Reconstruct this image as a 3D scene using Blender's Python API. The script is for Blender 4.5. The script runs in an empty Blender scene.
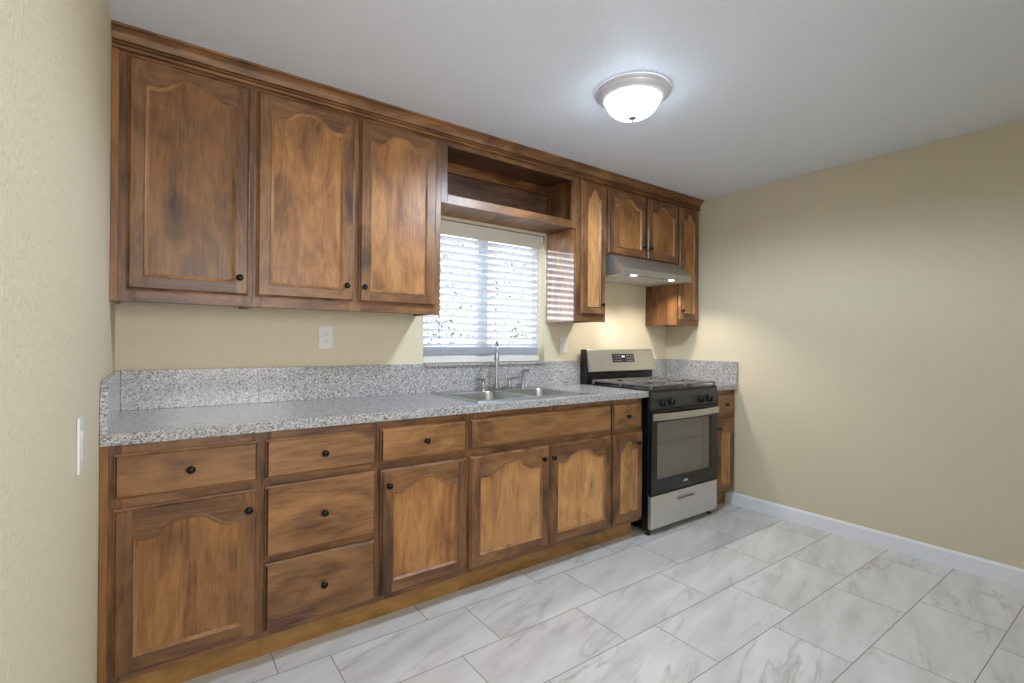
import bpy, bmesh, math, random
from mathutils import Vector, Matrix
random.seed(7)
C = bpy.context.scene.collection
S = bpy.context.scene
PI = math.pi

# ------------------------------------------------------------------ camera, world, lights, exposure
H = 2.371                      # ceiling height
cd = bpy.data.cameras.new('camera'); cam = bpy.data.objects.new('camera', cd); C.objects.link(cam); S.camera = cam
cd.sensor_width = 36.0; cd.lens = 488.34 / 1024 * 36.0; cd.clip_start = 0.02
a, b, c = math.radians(35.807), math.radians(0.07), math.radians(0.504)
r = Vector((math.cos(a), -math.sin(a), 0)); f = Vector((math.sin(a), math.cos(a), 0)); u = Vector((0, 0, 1))
f2 = f * math.cos(b) + u * math.sin(b); u2 = u * math.cos(b) - f * math.sin(b)
r3 = r * math.cos(c) + u2 * math.sin(c); u3 = u2 * math.cos(c) - r * math.sin(c)
M = Matrix((r3, u3, -f2)).transposed().to_4x4(); M.translation = Vector((-3.5428, -2.6338, 1.2169))
cam.matrix_world = M

S.view_settings.view_transform = 'Standard'; S.view_settings.look = 'None'
S.view_settings.gamma = 1.0; S.view_settings.use_curve_mapping = False
S.view_settings.exposure = 0.0

w = bpy.data.worlds.new('sky'); S.world = w; w.use_nodes = True
bg = w.node_tree.nodes['Background']; bg.inputs[0].default_value = (0.94, 0.975, 1.0, 1); bg.inputs[1].default_value = 3.6

def area(name, loc, rot, sx, sy, watts, color, portal=False):
    l = bpy.data.lights.new(name, 'AREA'); l.shape = 'RECTANGLE'; l.size = sx; l.size_y = sy; l.energy = watts; l.color = color
    if portal: l.cycles.is_portal = True
    o = bpy.data.objects.new(name, l); C.objects.link(o); o.location = loc; o.rotation_euler = rot
    return o
# added fill light behind the camera, just inside the solid rear wall
area('rear_fill', (-2.95, -3.33, 1.45), (PI / 2, 0, 0), 1.2, 1.1, 17, (0.98, 0.985, 1.0)).data.spread = math.radians(120)
# portal on the kitchen window (guides the sky light only)
area('window_portal', (-1.825, 0.16, 1.52), (-PI / 2, 0, 0), 0.92, 0.88, 1, (1, 1, 1), True)

# ------------------------------------------------------------------ materials
def lin(r, g, b):
    t = lambda v: (v / 255 / 12.92) if v / 255 <= 0.04045 else ((v / 255 + 0.055) / 1.055) ** 2.4
    return (t(r), t(g), t(b), 1)

class N:
    def __init__(s, name):
        s.m = bpy.data.materials.new(name); s.m.use_nodes = True; s.t = s.m.node_tree
        s.p = s.t.nodes['Principled BSDF']; s.out = s.t.nodes['Material Output']
    def n(s, typ, **kw):
        x = s.t.nodes.new(typ)
        for k, v in kw.items():
            if k.startswith('i_'):
                x.inputs[int(k[2:]) if k[2:].isdigit() else k[2:].replace('_', ' ')].default_value = v
            else: setattr(x, k, v)
        return x
    def l(s, a, b): s.t.links.new(a, b)
    def set(s, **kw):
        for k, v in kw.items(): s.p.inputs[k.replace('_', ' ')].default_value = v
        return s
    def ramp(s, stops, interp='LINEAR'):
        x = s.t.nodes.new('ShaderNodeValToRGB'); x.color_ramp.interpolation = interp
        e = x.color_ramp.elements
        while len(e) > len(stops): e.remove(e[-1])
        while len(e) < len(stops): e.new(0.5)
        for i, (p, col) in enumerate(stops):
            e[i].position = p; e[i].color = col if len(col) == 4 else (*col, 1)
        return x
    def mix(s, fac, A, B, mode='MIX'):
        x = s.t.nodes.new('ShaderNodeMix'); x.data_type = 'RGBA'; x.blend_type = mode
        for sock, v in ((x.inputs[0], fac), (x.inputs[6], A), (x.inputs[7], B)):
            if hasattr(v, 'is_linked'): s.l(v, sock)
            else: sock.default_value = v
        return x.outputs[2]
    def math(s, op, A, B=None):
        x = s.t.nodes.new('ShaderNodeMath'); x.operation = op
        for i, v in enumerate((A, B)):
            if v is None: continue
            if hasattr(v, 'is_linked'): s.l(v, x.inputs[i])
            else: x.inputs[i].default_value = v
        return x.outputs[0]
    def bump(s, h, strength, dist):
        x = s.n('ShaderNodeBump'); x.inputs['Strength'].default_value = strength; x.inputs['Distance'].default_value = dist
        s.l(h, x.inputs['Height']); s.l(x.outputs[0], s.p.inputs['Normal'])

def plain(name, col, rough=0.5, metal=0.0, coat=0.0, noise=0.03):
    k = N(name); k.set(Roughness=rough, Metallic=metal, Coat_Weight=coat)
    tc = k.n('ShaderNodeTexCoord'); nz = k.n('ShaderNodeTexNoise', i_Scale=14.0, i_Detail=3.0); k.l(tc.outputs['Object'], nz.inputs['Vector'])
    lo = tuple(v * (1 - noise) for v in col[:3]) + (1,); hi = tuple(min(1, v * (1 + noise)) for v in col[:3]) + (1,)
    rp = k.ramp([(0.3, lo), (0.7, hi)]); k.l(nz.outputs[0], rp.inputs[0]); k.l(rp.outputs[0], k.p.inputs['Base Color'])
    return k.m

def paint(name, col, scale, strength, dist, rough=0.7):
    """Painted wall or ceiling with a sprayed orange-peel texture."""
    k = N(name); k.set(Roughness=rough)
    tc = k.n('ShaderNodeTexCoord')
    n1 = k.n('ShaderNodeTexNoise', i_Scale=scale, i_Detail=3.0, i_Roughness=0.55); k.l(tc.outputs['Object'], n1.inputs['Vector'])
    rp = k.ramp([(0.42, (0, 0, 0)), (0.62, (1, 1, 1))]); k.l(n1.outputs[0], rp.inputs[0])
    n2 = k.n('ShaderNodeTexNoise', i_Scale=1.1, i_Detail=2.0); k.l(tc.outputs['Object'], n2.inputs['Vector'])
    c2 = k.ramp([(0.3, tuple(v * 0.985 for v in col[:3])), (0.7, tuple(min(1, v * 1.015) for v in col[:3]))]); k.l(n2.outputs[0], c2.inputs[0])
    k.l(c2.outputs[0], k.p.inputs['Base Color']); k.bump(rp.outputs[0], strength, dist)
    return k.m

def wood(name, axis, dark, mid, light, rough=0.43, coat=0.14):
    """Stained knotty alder; axis = direction of the grain."""
    k = N(name); k.set(Roughness=rough, Coat_Weight=coat, Coat_Roughness=0.30)
    tc = k.n('ShaderNodeTexCoord'); oi = k.n('ShaderNodeObjectInfo')
    off = k.n('ShaderNodeVectorMath', operation='MULTIPLY_ADD')
    k.l(oi.outputs['Random'], off.inputs[0]); off.inputs[1].default_value = (37.0, 19.0, 53.0); k.l(tc.outputs['Object'], off.inputs[2])
    sc = {'X': (0.14, 1, 1), 'Z': (1, 1, 0.14), 'Y': (1, 0.14, 1)}[axis]
    mp = k.n('ShaderNodeVectorMath', operation='MULTIPLY'); k.l(off.outputs[0], mp.inputs[0]); mp.inputs[1].default_value = sc
    # broad figure bent into flames
    n1 = k.n('ShaderNodeTexNoise', i_Scale=7.5, i_Detail=3.0, i_Roughness=0.5, i_Distortion=0.9); k.l(mp.outputs[0], n1.inputs['Vector'])
    rings = k.math('FRACT', k.math('MULTIPLY', n1.outputs[0], 9.0))
    tri = k.math('ABSOLUTE', k.math('SUBTRACT', rings, 0.5))                     # 0 .. 0.5
    # stain blotches
    bl = k.n('ShaderNodeVectorMath', operation='MULTIPLY'); k.l(off.outputs[0], bl.inputs[0]); bl.inputs[1].default_value = tuple(math.sqrt(v) for v in sc)
    n2 = k.n('ShaderNodeTexNoise', i_Scale=6.5, i_Detail=7.0, i_Roughness=0.62, i_Distortion=0.9); k.l(bl.outputs[0], n2.inputs['Vector'])
    # pores
    mp3 = k.n('ShaderNodeVectorMath', operation='MULTIPLY'); k.l(off.outputs[0], mp3.inputs[0])
    mp3.inputs[1].default_value = tuple(0.03 if v < 1 else 1 for v in sc)
    n3 = k.n('ShaderNodeTexNoise', i_Scale=170.0, i_Detail=2.0); k.l(mp3.outputs[0], n3.inputs['Vector'])
    v = k.math('ADD', k.math('MULTIPLY', n2.outputs[0], 1.0), k.math('MULTIPLY', tri, 0.17))
    v = k.math('ADD', v, k.math('MULTIPLY', n3.outputs[0], 0.22))
    v = k.math('SUBTRACT', v, 0.15)
    rp = k.ramp([(0.30, dark), (0.46, mid), (0.64, light)]); k.l(v, rp.inputs[0])
    # small tight knots
    vo = k.n('ShaderNodeTexVoronoi', i_Scale=3.6, i_Randomness=1.0); k.l(bl.outputs[0], vo.inputs['Vector'])
    kn = k.ramp([(0.012, (0.13, 0.12, 0.11)), (0.03, (0.45, 0.43, 0.42)), (0.055, (0.80, 0.79, 0.78)), (0.085, (0.72, 0.71, 0.70)), (0.12, (1, 1, 1))]); k.l(vo.outputs['Distance'], kn.inputs[0])
    col = k.mix(0.75, rp.outputs[0], kn.outputs[0], 'MULTIPLY')
    # each board its own depth of stain
    rv = k.ramp([(0, (0.86, 0.86, 0.86)), (1, (1.10, 1.10, 1.10))]); k.l(oi.outputs['Random'], rv.inputs[0])
    col = k.mix(1.0, col, rv.outputs[0], 'MULTIPLY')
    k.l(col, k.p.inputs['Base Color']); k.bump(n3.outputs[0], 0.10, 0.001)
    return k.m

FD, FM, FL = lin(68, 42, 24), lin(108, 71, 40), lin(146, 101, 60)
PD, PM, PL = lin(108, 68, 34), lin(150, 100, 54), lin(182, 130, 75)
WV = wood('alder_vertical_grain', 'Z', FD, FM, FL)
WH = wood('alder_horizontal_grain', 'X', FD, FM, FL)
WP = wood('alder_panel', 'Z', PD, PM, PL)
WPD = wood('alder_panel_dark', 'Z', lin(80, 48, 20), lin(116, 74, 34), lin(148, 99, 51))
WPL = wood('alder_panel_honey', 'Z', lin(140, 94, 50), lin(184, 132, 80), lin(208, 157, 98))
WDR = wood('alder_drawer_front', 'X', lin(84, 53, 29), lin(130, 88, 50), lin(162, 116, 70))
WY = wood('alder_depth_grain', 'Y', FD, FM, FL)
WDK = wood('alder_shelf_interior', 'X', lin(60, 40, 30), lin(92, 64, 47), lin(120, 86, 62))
WS = wood('scribe_strip_wood', 'Z', lin(100, 62, 26), lin(134, 86, 40), lin(160, 110, 58))
WT = wood('toe_board_wood', 'X', lin(118, 82, 38), lin(156, 112, 56), lin(184, 136, 74), 0.4, 0.15)
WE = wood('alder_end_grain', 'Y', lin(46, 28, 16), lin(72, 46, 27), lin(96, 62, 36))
BEAD = wood('alder_bead_highlight', 'Z', lin(118, 79, 44), lin(152, 107, 64), lin(180, 134, 86))  # lighter than the frames: the bead's highlight is put into its colour
BLACKISH = plain('oil_rubbed_bronze', (0.012, 0.009, 0.008, 1), 0.32, 0.6)

WALL = paint('cream_wall_paint', lin(222, 210, 183), 95.0, 0.30, 0.0022)
WALLB = WALL
WALLL = paint('cream_wall_paint_rough', lin(218, 206, 178), 70.0, 0.40, 0.0030)
CEIL = paint('white_ceiling_paint', lin(233, 238, 246), 70.0, 0.35, 0.0025, 0.55)
TRIMW = plain('white_trim_paint', lin(242, 244, 249), 0.35, 0, 0.1, 0.01)

def granite():
    k = N('speckled_grey_granite'); k.set(Roughness=0.22, Coat_Weight=0.3, Coat_Roughness=0.1)
    tc = k.n('ShaderNodeTexCoord')
    dn = k.n('ShaderNodeTexNoise', i_Scale=160.0, i_Detail=2.0); k.l(tc.outputs['Object'], dn.inputs['Vector'])
    ad = k.n('ShaderNodeVectorMath', operation='MULTIPLY_ADD'); k.l(dn.outputs['Color'], ad.inputs[0]); ad.inputs[1].default_value = (0.006,) * 3
    k.l(tc.outputs['Object'], ad.inputs[2])
    v = k.n('ShaderNodeTexVoronoi', i_Scale=230.0); k.l(ad.outputs[0], v.inputs['Vector'])
    sep = k.n('ShaderNodeSeparateColor'); k.l(v.outputs['Color'], sep.inputs[0])
    rp = k.ramp([(0.0, lin(104, 102, 104)), (0.12, lin(142, 140, 141)), (0.30, lin(168, 166, 165)), (0.55, lin(186, 185, 185)), (0.74, lin(196, 190, 186)), (0.88, lin(212, 211, 210))], 'CONSTANT')
    k.l(sep.outputs[0], rp.inputs[0])
    v2 = k.n('ShaderNodeTexVoronoi', i_Scale=420.0); k.l(tc.outputs['Object'], v2.inputs['Vector'])
    sp2 = k.n('ShaderNodeSeparateColor'); k.l(v2.outputs['Color'], sp2.inputs[0])
    r2 = k.ramp([(0.0, (0.45, 0.45, 0.46)), (0.10, (1, 1, 1))], 'CONSTANT'); k.l(sp2.outputs[1], r2.inputs[0])
    k.l(k.mix(0.6, rp.outputs[0], r2.outputs[0], 'MULTIPLY'), k.p.inputs['Base Color'])
    return k.m
GRAN = granite()

def tiles():
    k = N('marbled_porcelain_tile'); k.set(Roughness=0.30)
    tc = k.n('ShaderNodeTexCoord')
    mp = k.n('ShaderNodeMapping'); k.l(tc.outputs['Object'], mp.inputs[0]); mp.inputs['Location'].default_value = (0.003, 0.099 + 0.298 * 20, 0)
    br = k.n('ShaderNodeTexBrick', offset=0.308, offset_frequency=2)
    for nm, v in (('Scale', 1.0), ('Mortar Size', 0.0018), ('Mortar Smooth', 0.1), ('Brick Width', 0.599), ('Row Height', 0.298), ('Bias', 0.0)):
        br.inputs[nm].default_value = v
    br.inputs['Color1'].default_value = (0, 0, 0, 1); br.inputs['Color2'].default_value = (1, 1, 1, 1); br.inputs['Mortar'].default_value = (0.5, 0.5, 0.5, 1)
    k.l(mp.outputs[0], br.inputs['Vector'])
    off = k.n('ShaderNodeVectorMath', operation='MULTIPLY_ADD'); k.l(br.outputs['Color'], off.inputs[0]); off.inputs[1].default_value = (41.0, 23.0, 17.0)
    k.l(tc.outputs['Object'], off.inputs[2])
    turn = k.n('ShaderNodeMapping'); k.l(off.outputs[0], turn.inputs[0]); turn.inputs['Rotation'].default_value = (0, 0, math.radians(-16))
    rot = k.n('ShaderNodeMapping'); k.l(turn.outputs[0], rot.inputs[0]); rot.inputs['Scale'].default_value = (0.55, 2.4, 1)
    n1 = k.n('ShaderNodeTexNoise', i_Scale=2.3, i_Detail=5.0, i_Roughness=0.55, i_Distortion=0.35); k.l(rot.outputs[0], n1.inputs['Vector'])
    vein = k.math('ABSOLUTE', k.math('SUBTRACT', n1.outputs[0], 0.5))
    vr = k.ramp([(0.0, (1, 1, 1)), (0.008, (0.6, 0.6, 0.6)), (0.032, (0, 0, 0))]); k.l(vein, vr.inputs[0])
    n4 = k.n('ShaderNodeTexNoise', i_Scale=3.0, i_Detail=2.0); k.l(rot.outputs[0], n4.inputs['Vector'])
    vm = k.ramp([(0.42, (0, 0, 0)), (0.62, (1, 1, 1))]); k.l(n4.outputs[0], vm.inputs[0])
    n2 = k.n('ShaderNodeTexNoise', i_Scale=3.6, i_Detail=6.0, i_Roughness=0.60, i_Distortion=0.3); k.l(rot.outputs[0], n2.inputs['Vector'])
    base = k.ramp([(0.30, lin(200, 198, 195)), (0.48, lin(218, 216, 214)), (0.66, lin(229, 228, 227))]); k.l(n2.outputs[0], base.inputs[0])
    vf = k.math('MULTIPLY', k.math('MULTIPLY', vr.outputs[0], vm.outputs[0]), 0.50)
    col = k.mix(vf, base.outputs[0], lin(150, 145, 139))
    col = k.mix(br.outputs['Fac'], col, lin(135, 131, 126))
    k.l(col, k.p.inputs['Base Color'])
    rr = k.math('ADD', k.math('MULTIPLY', br.outputs['Fac'], 0.5), 0.30); k.l(rr, k.p.inputs['Roughness'])
    inv = k.math('SUBTRACT', 1.0, br.outputs['Fac']); k.bump(inv, 0.35, 0.001)
    return k.m
TILE = tiles()

STEEL = plain('brushed_stainless', lin(198, 197, 194), 0.33, 1.0, 0, 0.03)
STEELD = plain('stainless_drawer', lin(214, 211, 207), 0.42, 0.85, 0, 0.02)
UNDER = plain('hood_underside_lit', lin(214, 210, 204), 0.5, 0.0, 0, 0.02)  # paler than the canopy: bounce light from the range is put into the colour
STEELH = plain('hood_steel', lin(188, 184, 178), 0.40, 0.85, 0, 0.02)
NICKEL = plain('brushed_nickel', lin(184, 184, 184), 0.28, 1.0, 0, 0.02)
SINKM = plain('sink_steel', lin(196, 197, 197), 0.30, 1.0, 0, 0.03)
BLK = plain('black_enamel', (0.007, 0.007, 0.008, 1), 0.25, 0, 0.0)
BLKM = plain('black_matte', (0.014, 0.014, 0.014, 1), 0.55)
SLATE = plain('dark_control_panel', (0.055, 0.055, 0.052, 1), 0.38, 0.3)
BGLASS = plain('black_oven_glass', (0.010, 0.010, 0.011, 1), 0.07, 0, 0.0)
GREYIN = plain('oven_interior_reflection_grey', (0.55, 0.54, 0.50, 1), 0.45)  # oven interior, with the room's reflection in the glass put into its pale grey
IRON = plain('cast_iron_grate', (0.20, 0.185, 0.18, 1), 0.42, 0.25)
WPLAS = plain('white_plastic', lin(228, 226, 222), 0.35)
BLINDM = None
def blindmat():
    k = N('white_blind_slat'); k.set(Roughness=0.4)
    k.p.inputs['Base Color'].default_value = lin(240, 241, 244)
    tr = k.n('ShaderNodeBsdfTranslucent'); tr.inputs[0].default_value = lin(238, 241, 248)
    ms = k.n('ShaderNodeMixShader'); ms.inputs[0].default_value = 0.42
    k.l(k.p.outputs[0], ms.inputs[1]); k.l(tr.outputs[0], ms.inputs[2]); k.l(ms.outputs[0], k.out.inputs[0])
    return k.m
BLINDM = blindmat()
WAND = plain('smoky_acrylic_wand', lin(150, 152, 158), 0.2)
RAILM = plain('blind_rail_white', lin(232, 228, 220), 0.4)
VINYL = plain('white_vinyl_frame', lin(232, 234, 238), 0.35)
def glass(name, tint=(1, 1, 1, 1), refl=0.06):
    k = N(name)
    t = k.n('ShaderNodeBsdfTransparent'); t.inputs[0].default_value = tint
    g = k.n('ShaderNodeBsdfGlossy'); g.inputs['Roughness'].default_value = 0.03
    lw = k.n('ShaderNodeLayerWeight'); lw.inputs[0].default_value = 0.5; ms = k.n('ShaderNodeMixShader')
    k.l(k.math('ADD', k.math('MULTIPLY', k.math('POWER', lw.outputs['Facing'], 5.0), 0.9), refl * 0.7), ms.inputs[0]); k.l(t.outputs[0], ms.inputs[1]); k.l(g.outputs[0], ms.inputs[2]); k.l(ms.outputs[0], k.out.inputs[0])
    return k.m
GLASS = glass('window_glass'); OGLASS = glass('tinted_oven_window', (0.80, 0.79, 0.785, 1))
def emit(name, col, strength):
    k = N(name); e = k.n('ShaderNodeEmission'); e.inputs[0].default_value = col; e.inputs[1].default_value = strength
    k.l(e.outputs[0], k.out.inputs[0]); return k.m

# ------------------------------------------------------------------ mesh helpers
class MB:
    """Collects shapes in world coordinates; build() links them as ONE mesh object."""
    def __init__(s): s.bm = bmesh.new(); s.mats = []
    def mi(s, m):
        if m not in s.mats: s.mats.append(m)
        return s.mats.index(m)
    def faces(s, vs, fs, m):
        V = [s.bm.verts.new(v) for v in vs]; i = s.mi(m); out = []
        for q in fs:
            try:
                F = s.bm.faces.new([V[j] for j in q]); F.material_index = i; out.append(F)
            except ValueError: pass
        return V, out
    def box(s, x0, x1, y0, y1, z0, z1, m):
        v = [(x0, y0, z0), (x1, y0, z0), (x1, y1, z0), (x0, y1, z0), (x0, y0, z1), (x1, y0, z1), (x1, y1, z1), (x0, y1, z1)]
        s.faces(v, [(0, 3, 2, 1), (4, 5, 6, 7), (0, 1, 5, 4), (1, 2, 6, 5), (2, 3, 7, 6), (3, 0, 4, 7)], m); return s
    def prism(s, pts, axis, p0, p1, m):
        """pts: polygon in the other two axes (order x,y,z minus axis), extruded along axis."""
        def P(a, b, t): return {'x': (t, a, b), 'y': (a, t, b), 'z': (a, b, t)}[axis]
        n = len(pts); v = [P(a, b, p0) for a, b in pts] + [P(a, b, p1) for a, b in pts]
        s.faces(v, [tuple(range(n))[::-1], tuple(range(n, 2 * n))] + [(i, (i + 1) % n, n + (i + 1) % n, n + i) for i in range(n)], m); return s
    def loops(s, L, m, cap0=False, cap1=False, closed=True):
        n = len(L[0]); v = [p for l in L for p in l]; fs = []
        for i in range(len(L) - 1):
            for j in range(n if closed else n - 1):
                k2 = (j + 1) % n
                fs.append((i * n + j, i * n + k2, (i + 1) * n + k2, (i + 1) * n + j))
        if cap0: fs.append(tuple(range(n))[::-1])
        if cap1: fs.append(tuple(range((len(L) - 1) * n, len(L) * n)))
        s.faces(v, fs, m); return s
    def lathe(s, prof, m, at=(0, 0, 0), axis='z', n=24, cap=True):
        """prof: list of (radius, t) along the axis."""
        L = []
        for rad, t in prof:
            ring = []
            for i in range(n):
                q = 2 * PI * i / n; a_, b_ = rad * math.cos(q), rad * math.sin(q)
                p = {'z': (a_, b_, t), '-y': (a_, -t, b_), 'x': (t, a_, b_)}[axis]
                ring.append((p[0] + at[0], p[1] + at[1], p[2] + at[2]))
            L.append(ring)
        return s.loops(L, m, cap, cap)
    def tube(s, pts, rad, m, n=10):
        P = [Vector(p) for p in pts]; R = rad if isinstance(rad, (list, tuple)) else [rad] * len(P)
        L = []; ref = None
        for i, p in enumerate(P):
            d = (P[min(i + 1, len(P) - 1)] - P[max(i - 1, 0)]).normalized()
            if ref is None: ref = d.orthogonal().normalized()
            ref = (ref - d * ref.dot(d)).normalized(); o = d.cross(ref)
            L.append([tuple(p + (ref * math.cos(2 * PI * j / n) + o * math.sin(2 * PI * j / n)) * R[i]) for j in range(n)])
        return s.loops(L, m, True, True)
    def build(s, name, parent=None, smooth=False, bevel=0.0, at=None, seg=2):
        o_ = Vector(at) if at is not None else (parent['_o'] if parent is not None and '_o' in parent else Vector((0, 0, 0)))
        o_ = Vector(o_)
        if at is None and parent is not None: o_ = Vector(ORG[parent.name])
        bmesh.ops.translate(s.bm, verts=s.bm.verts, vec=-o_)
        bmesh.ops.recalc_face_normals(s.bm, faces=s.bm.faces)
        me = bpy.data.meshes.new(name); s.bm.to_mesh(me); s.bm.free()
        for m in s.mats: me.materials.append(m)
        if smooth:
            for p in me.polygons: p.use_smooth = True
        o = bpy.data.objects.new(name, me); C.objects.link(o)
        if smooth:
            md = o.modifiers.new('split', 'EDGE_SPLIT'); md.split_angle = math.radians(38)
        if bevel:
            md = o.modifiers.new('bevel', 'BEVEL'); md.width = bevel; md.segments = seg; md.limit_method = 'ANGLE'; md.angle_limit = math.radians(40)
        ORG[o.name] = tuple(o_)
        if parent is not None:
            o.parent = parent; o.location = o_ - Vector(ORG[parent.name])
        else: o.location = o_
        return o
ORG = {}
def tag(o, label, cat, group=None, kind='thing'):
    o['label'] = label; o['category'] = cat; o['kind'] = kind
    if group: o['group'] = group
    return o
def thing(name, loc, label, cat, group=None):
    o = bpy.data.objects.new(name, None); C.objects.link(o); o.location = loc; o.empty_display_size = 0.1
    ORG[o.name] = tuple(loc); return tag(o, label, cat, group)
def struct(o): o['kind'] = 'structure'; return o

# ------------------------------------------------------------------ the room shell
XL, XR, YB, YF = -3.695, 0.0, 0.0, -3.4
WX0, WX1, WZ0, WZ1 = -2.287, -1.365, 1.070, 1.957           # window opening
m = MB(); m.box(XL - 0.12, XR + 0.12, YF - 0.12, 0.14, -0.06, 0.0, TILE); struct(m.build('floor'))
m = MB(); m.box(XL - 0.12, XR + 0.12, YF - 0.12, 0.14, H, H + 0.08, CEIL); struct(m.build('ceiling'))
m = MB(); m.box(XL - 0.12, XL, YF, 0.14, 0, H, WALLL); struct(m.build('wall_left'))
m = MB(); m.box(XR, XR + 0.12, YF, 0.14, 0, H, WALL); struct(m.build('wall_right'))
m = MB()
m.box(XL, WX0, 0, 0.14, 0, H, WALLB); m.box(WX1, XR, 0, 0.14, 0, H, WALLB)
m.box(WX0, WX1, 0, 0.14, 0, WZ0, WALLB); m.box(WX0, WX1, 0, 0.14, WZ1, H, WALLB)
struct(m.build('wall_back'))
m = MB(); m.box(XL - 0.12, XR + 0.12, YF - 0.12, YF, 0, H, WALL)              # wall behind the camera
struct(m.build('wall_rear'))
m = MB()
m.prism([(0, 0), (-0.014, 0), (-0.014, 0.080), (-0.010, 0.090), (-0.004, 0.094), (0, 0.094)], 'y', -3.399, -0.556, TRIMW)
struct(m.build('baseboard_right'))

# ------------------------------------------------------------------ window, sill, blind
WC = (WX0 + WX1) / 2
win = thing('window_1', (WC, 0.105, WZ0 + 0.016), 'white vinyl sliding window behind the white blind over the sink', 'window'); win['kind'] = 'structure'
m = MB(); zb = WZ0 + 0.016
for x0, x1, z0, z1 in ((WX0, WX0 + 0.045, zb, WZ1), (WX1 - 0.045, WX1, zb, WZ1), (WX0 + 0.045, WX1 - 0.045, zb, zb + 0.045), (WX0 + 0.045, WX1 - 0.045, WZ1 - 0.045, WZ1)):
    m.box(x0, x1, 0.085, 0.135, z0, z1, VINYL)
m.box(WC - 0.04, WC + 0.04, 0.080, 0.120, zb + 0.045, WZ1 - 0.045, VINYL)
m.build('window_frame', win, bevel=0.003)
m = MB(); m.box(WX0 + 0.045, WC - 0.04, 0.107, 0.111, zb + 0.045, WZ1 - 0.045, GLASS); m.build('pane', win)
m = MB(); m.box(WC + 0.04, WX1 - 0.045, 0.107, 0.111, zb + 0.045, WZ1 - 0.045, GLASS); m.build('pane', win)
m = MB(); m.box(WX0, WX1, -0.036, 0.083, WZ0, zb, GRAN)
sill = m.build('window_sill', win, bevel=0.002); sill['label'] = 'grey speckled granite sill'

bl = thing('window_blind', (WC, 0.045, zb), 'white horizontal slat blind hanging in the window over the sink', 'blind')
BX0, BX1 = WX0 + 0.006, WX1 - 0.006
m = MB(); m.box(BX0, BX1 - 0.008, 0.008, 0.020, 1.866, 1.952, RAILM); m.box(BX0 + 0.004, BX1 - 0.004, 0.020, 0.072, 1.895, 1.945, RAILM); m.build('headrail', bl, bevel=0.002)
m = MB(); t = math.radians(21)
def slat(zc, tilt, yc=0.045, hw=0.0245):
    L = []
    for i in range(5):
        q = -1 + i * 0.5; bow = 0.0022 * (1 - q * q)
        y = yc + q * hw * math.cos(tilt) + bow * math.sin(tilt); z = zc - q * hw * math.sin(tilt) + bow * math.cos(tilt)
        L.append([(BX0 + 0.005, y, z), (BX1 - 0.024, y, z)])
    top = [p[0] for p in L] + [p[1] for p in L][::-1]
    n = 5; v = []
    for l in L: v += [l[0], l[1]]
    for l in L: v += [(l[0][0], l[0][1], l[0][2] - 0.0028), (l[1][0], l[1][1], l[1][2] - 0.0028)]
    fs = []
    for i in range(4):
        fs += [(2 * i, 2 * i + 1, 2 * i + 3, 2 * i + 2), (10 + 2 * i, 10 + 2 * i + 2, 10 + 2 * i + 3, 10 + 2 * i + 1)]
        fs += [(2 * i, 2 * i + 2, 12 + 2 * i, 10 + 2 * i), (2 * i + 1, 11 + 2 * i, 13 + 2 * i, 2 * i + 3)]
    fs += [(0, 10, 11, 1), (8, 9, 19, 18)]
    m.faces(v, fs, BLINDM)
z = 1.853
while z > 1.195: slat(z, t); z -= 0.0437
for i in range(6): slat(1.139 + i * 0.0076, math.radians(20))
m.build('slats', bl)
m = MB(); m.box(BX0 + 0.005, BX1 - 0.024, 0.020, 0.070, zb + 0.002, zb + 0.038, RAILM); m.build('bottom_rail', bl, bevel=0.003)
for x in (BX0 + 0.13, WC, BX1 - 0.13):
    m = MB()
    for y in (0.019, 0.071): m.box(x - 0.0012, x + 0.0012, y - 0.0006, y + 0.0006, 1.10, 1.90, WPLAS)
    m.build('ladder_cord', bl)
m = MB(); m.tube([(-2.185, 0.004, 1.875), (-2.184, 0.001, 1.60), (-2.183, 0.001, 1.255)], 0.004, WAND, 6); m.tube([(-2.183, 0.001, 1.255), (-2.183, 0.001, 1.235)], 0.0055, WAND, 6)
m.build('tilt_wand', bl, smooth=True)

# ------------------------------------------------------------------ outside: a loose leafy hedge and the ground it grows from
m = MB(); PALE_GROUND = plain('pale_bounce_ground', lin(226, 225, 222), 0.9); m.box(-9, 6, 0.20, 9, -0.30, -0.2, PALE_GROUND); struct(m.build('ground'))  # unseen ground, made this pale to bounce light up onto the blind slats
LEAF = plain('hedge_leaf', (0.15, 0.18, 0.145, 1), 0.5, 0, 0, 0.3)
m = MB(); rng = random.Random(3)
for i in range(13000):
    x = rng.uniform(-2.6, 2.4); z = -0.15 + 3.3 * rng.random() ** 0.95; y = rng.uniform(1.6, 2.4) + 0.12 * math.sin(3 * x)
    if rng.random() < 0.75 * max(0.0, (z - 1.3) / 1.6) or rng.random() < 0.40 * (0.5 + 0.5 * math.sin(4.1 * x + 2.3 * z)): continue
    s_ = rng.uniform(0.022, 0.045); d = Vector((rng.gauss(0, 1), rng.gauss(0, 1), rng.gauss(0, 1))).normalized(); e = d.orthogonal().normalized()
    p = Vector((x, y, z)); n_ = d.cross(e) * 0.35 * s_
    m.faces([tuple(p - d * s_), tuple(p + e * s_ * 0.45 + n_), tuple(p + d * s_), tuple(p - e * s_ * 0.45 + n_)], [(0, 1, 2), (0, 2, 3)], LEAF)
hedge = m.build('hedge', at=(0.4, 2.8, -0.2)); tag(hedge, 'leafy green hedge outdoors seen through the blind', 'hedge', kind='stuff')

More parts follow.
